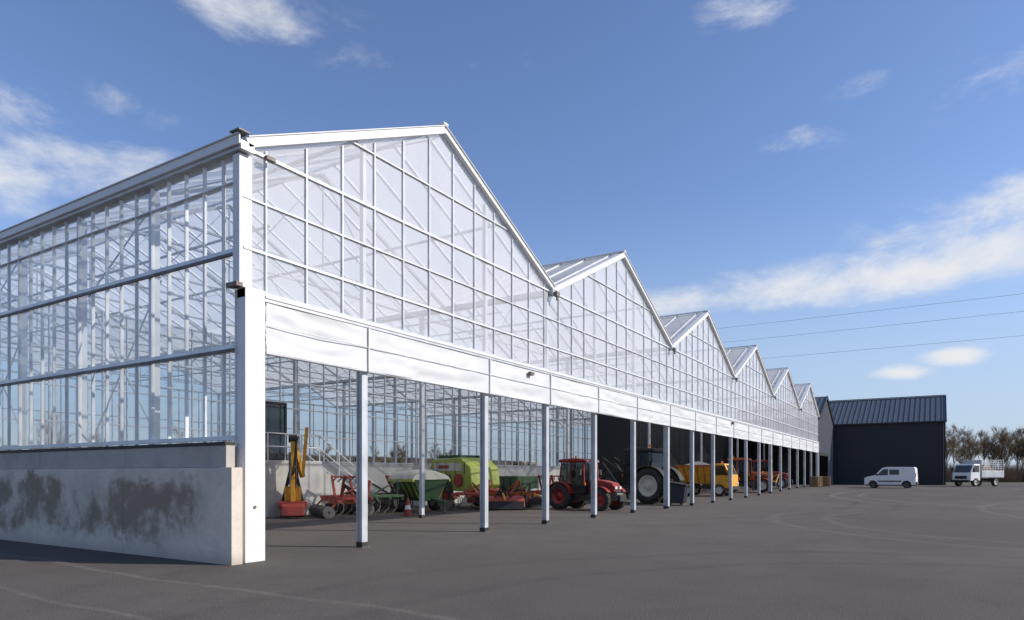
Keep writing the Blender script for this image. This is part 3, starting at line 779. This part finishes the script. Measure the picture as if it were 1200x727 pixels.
def cone(loc):
    A=Asm('traffic_cone',loc)
    A('base',RED,.01).box(-.2,.2,-.2,.2,0,.04)
    A('body',RED).cyl((0,0,.04),(0,0,.25),.15,.115,20); A('reflective_band',WHITE).cyl((0,0,.25),(0,0,.4),.1152,.09,20); A('tip',RED).cyl((0,0,.4),(0,0,.7),.09,.03,20)
    A.done()
cone((-6.8,12.4,0))

def crate(loc,rz):
    A=Asm('storage_bin',loc,rz)
    A('body',DARKM,.03).prism([(-.5,.12),(-.5,1.2),(.55,1.0),(.45,.12)],-.6,.6); A('lid',BLACK,.02).prism([(-.54,1.2),(-.54,1.27),(.62,1.06),(.62,.99)],-.64,.64)
    A('feet',STEEL).box(-.45,-.3,-.5,.5,0,.12); A('feet',STEEL).box(.25,.4,-.5,.5,0,.12)
    A.done()
crate((-.9,26.6,0),10)

def pallets(loc,rz):
    A=Asm('pallet_stack',loc,rz)
    for k in range(7):
        z=k*.145
        for y in (-.55,0,.5): A('blocks',WOOD).box(-.4,.4,y,y+.08,z,z+.1)
        for i in range(6): A('boards',WOOD).box(-.4+i*.14,-.3+i*.14,-.6,.6,z+.102,z+.124)
    A.done()
pallets((1.1,66.5,.4),5); pallets((.6,63.5,.4),-8)

# ------------------------------------------------------------------ trees (bare winter copse)
def tree_mesh(seed,h):
    rnd=random.Random(seed); b=MB(); tw=MB()
    def br(p,d,l,r,dep):
        q=p+d*l
        b.cyl(p,q,r,r*.6,n=4 if dep<2 else 3,caps=False)
        if dep>=3:
            for i in range(8):
                dd=(d*1.0+Vector((rnd.uniform(-1,1),rnd.uniform(-1,1),rnd.uniform(-.1,1.1)))*.7).normalized()
                s=p.lerp(q,rnd.random()); e=s+dd*rnd.uniform(.5,1.2)
                sd=dd.cross(Vector((rnd.uniform(-1,1),rnd.uniform(-1,1),.3))).normalized()*rnd.uniform(.010,.020)
                tw.add([s-sd,s+sd,e],[(0,1,2)])
                for k in range(2):
                    s2=s.lerp(e,rnd.uniform(.2,.7)); e2=s2+(dd+Vector((rnd.uniform(-1,1),rnd.uniform(-1,1),rnd.uniform(-.2,.8)))*.8)*rnd.uniform(.2,.5)
                    tw.add([s2-sd*.8,s2+sd*.8,e2],[(0,1,2)])
            return
        n=(9,5,4)[dep]
        for i in range(n):
            t=rnd.uniform(.18,1) if dep==0 else rnd.uniform(.2,1)
            if i==0: t=1
            sp=.75 if i else .2
            dd=(d*1.1+Vector((rnd.uniform(-1,1),rnd.uniform(-1,1),rnd.uniform(.0,.6)))*sp).normalized()
            br(p.lerp(q,t),dd,l*rnd.uniform(.42,.62)*(1.15-.4*t),r*.48,dep+1)
    br(Vector((0,0,0)),Vector((rnd.uniform(-.06,.06),rnd.uniform(-.06,.06),1)).normalized(),h*.62,h*.009,0)
    for i in range(1000):
        a=rnd.random()*6.28; r=rnd.random()**.5*2.6; x,y=math.cos(a)*r,math.sin(a)*r
        hh=rnd.uniform(.8,4.0); e=(x+rnd.uniform(-.6,.6),y+rnd.uniform(-.6,.6),hh)
        tw.add([(x-.025,y,0),(x+.025,y,0),e],[(0,1,2)])
    out=[]
    for m,mat,nm in ((b,BARK,'branches'),(tw,TWIG,'twigs')):
        me=bpy.data.meshes.new(nm); me.from_pydata(m.v,[],m.f); me.update(); me.materials.append(mat); out.append(me)
    return out
TM=[tree_mesh(s,10.5) for s in (1,2,3,4,5)]
def tree_row(name,pts):
    e=empty(name)
    for i,(x,y,s) in enumerate(pts):
        for me in TM[i%5]:
            o=bpy.data.objects.new(me.name+'_part',me); bpy.context.collection.objects.link(o)
            o.parent=e; o.location=(x,y,gz(y)-.1); o.scale=(s*1.15,s*1.15,s); o.rotation_euler=(0,0,random.random()*6.28)
pts=[]
for i in range(72):
    x=8+i*1.2+random.uniform(-1,1); pts.append((x,126+random.uniform(-3,14)+.12*(x-20),random.uniform(.66,.98)))
tree_row('tree_line',pts)
pts=[]
for i in range(20):
    y=-24+i*6; pts.append((-62+random.uniform(-4,4),y,random.uniform(.5,.7)))
tree_row('tree_line',pts)

# power lines
PL=Asm('power_line',(0,0,0))
for (z0,z1,yo) in ((26.6,27.4,0),(24.4,25.4,1.2),(21.1,21.9,0)):
    prev=None
    for i in range(41):
        x=-200+10*i; t=i/40; z=z0+(z1-z0)*t-3.0*(1-(2*t-1)**2)+1.3
        p=Vector((x,104+yo,z))
        if prev is not None: PL('wires',STEEL).cyl(prev,p,.018,n=5,caps=False)
        prev=p
for x in (-200,200):
    PL('poles',WOOD).cyl((x,104.6,0),(x,104.6,29.5),.35,.22,12)
    for z in (28,25.9,22.6): PL('crossarms',STEEL).box(x-.08,x+.08,103.4,105.8,z-.2,z-.05)
PL.done()

# ------------------------------------------------------------------ light
EL,AZ=30,26
sv=Vector((math.cos(R(EL))*math.cos(R(AZ)),math.cos(R(EL))*math.sin(R(AZ)),math.sin(R(EL))))
sd=bpy.data.lights.new('sun','SUN'); sd.energy=4.9; sd.angle=R(.5); sd.color=(1,.93,.84)
so=bpy.data.objects.new('sun',sd); bpy.context.collection.objects.link(so); so.rotation_euler=sv.to_track_quat('Z','Y').to_euler(); so.location=sv*80
wd=bpy.data.worlds.new('World'); scene.world=wd; wd.use_nodes=True; nt=wd.node_tree
for n in list(nt.nodes): nt.nodes.remove(n)
out=N(nt,'ShaderNodeOutputWorld'); bg=N(nt,'ShaderNodeBackground'); bg.inputs['Strength'].default_value=.14
sky=N(nt,'ShaderNodeTexSky'); sky.sky_type='NISHITA'; sky.sun_disc=False; sky.sun_elevation=R(EL); sky.sun_rotation=R(90-AZ)
sky.air_density=1.0; sky.dust_density=.3; sky.ozone_density=2.5
tc=N(nt,'ShaderNodeTexCoord'); v=tc.outputs['Generated']
nrm=N(nt,'ShaderNodeVectorMath',operation='NORMALIZE'); L(nt,v,nrm.inputs[0]); v=nrm.outputs[0]
sxz=N(nt,'ShaderNodeSeparateXYZ'); L(nt,v,sxz.inputs[0])
mp=N(nt,'ShaderNodeMapping'); mp.inputs['Scale'].default_value=(1,1,2.4); L(nt,v,mp.inputs[0])
n1=noise_(nt,mp.outputs[0],8.0,10,.64,.3); n2=noise_(nt,mp.outputs[0],2.6,4,.5)
def blob(u,vv,su,sv_,amt):
    d=Vector((-.53+.848*u,.848+.53*u,vv)).normalized()
    s=N(nt,'ShaderNodeVectorMath',operation='SUBTRACT'); L(nt,v,s.inputs[0]); s.inputs[1].default_value=d
    m=N(nt,'ShaderNodeVectorMath',operation='MULTIPLY'); L(nt,s.outputs[0],m.inputs[0]); m.inputs[1].default_value=(1/su,1/su,1/sv_)
    l=N(nt,'ShaderNodeVectorMath',operation='LENGTH'); L(nt,m.outputs[0],l.inputs[0])
    return math_(nt,'MULTIPLY',math_(nt,'SUBTRACT',1,ramp(nt,l.outputs['Value'],0,1)),amt)
blobs=[blob(.74,.33,.22,.065,1.25),blob(.58,.295,.24,.05,1.2),blob(.42,.275,.24,.05,1.15),blob(.26,.26,.22,.045,1.0),blob(.74,.41,.22,.045,.95),blob(.66,.37,.2,.045,.9),
 blob(.57,.148,.07,.018,1.25),blob(.65,.172,.06,.022,1.45),
 blob(-.76,.44,.12,.06,1.15),blob(-.62,.46,.17,.06,1.0),blob(-.74,.54,.13,.05,1.0),blob(-.58,.54,.12,.035,.6),blob(-.40,.68,.2,.05,.95),blob(-.25,.62,.12,.05,.5),blob(.38,.69,.14,.03,.6),
 blob(-.1,.6,.25,.04,.35),blob(.5,.56,.12,.03,.55),blob(.68,.58,.12,.05,.7),blob(.42,.50,.12,.03,.45)]
tot=blobs[0]
for b in blobs[1:]: tot=math_(nt,'MAXIMUM',tot,b)
val=math_(nt,'ADD',math_(nt,'MULTIPLY',tot,.42),math_(nt,'SUBTRACT',math_(nt,'ADD',math_(nt,'MULTIPLY',n1,1.10),math_(nt,'MULTIPLY',n2,.25)),.47))
cl=math_(nt,'MULTIPLY',math_(nt,'MULTIPLY',ramp(nt,val,.31,.84),ramp(nt,tot,0,.3)),.96,True)
hz=math_(nt,'SUBTRACT',1,ramp(nt,math_(nt,'ABSOLUTE',sxz.outputs['Z']),.0,.38))
tint=N(nt,'ShaderNodeMix',data_type='RGBA',blend_type='MULTIPLY'); tint.inputs[0].default_value=1.0
L(nt,sky.outputs[0],tint.inputs[6]); tint.inputs[7].default_value=(1.02,1.03,1.20,1)
c=mixc(nt,math_(nt,'MULTIPLY',hz,.8),tint.outputs[2],(3.2,4.0,5.2))
c=mixc(nt,cl,c,(5.9,6.0,6.15))
L(nt,c,bg.inputs[0]); L(nt,bg.outputs[0],out.inputs[0])

# ------------------------------------------------------------------ camera
cd=bpy.data.cameras.new('camera'); co=bpy.data.objects.new('camera',cd); bpy.context.collection.objects.link(co)
cd.lens=24; cd.sensor_width=36; cd.shift_y=192.5/1200; cd.clip_end=5000; cd.clip_start=.1
co.location=(10.62,-7.87,1.6); co.rotation_euler=(R(90),0,R(32))
scene.camera=co
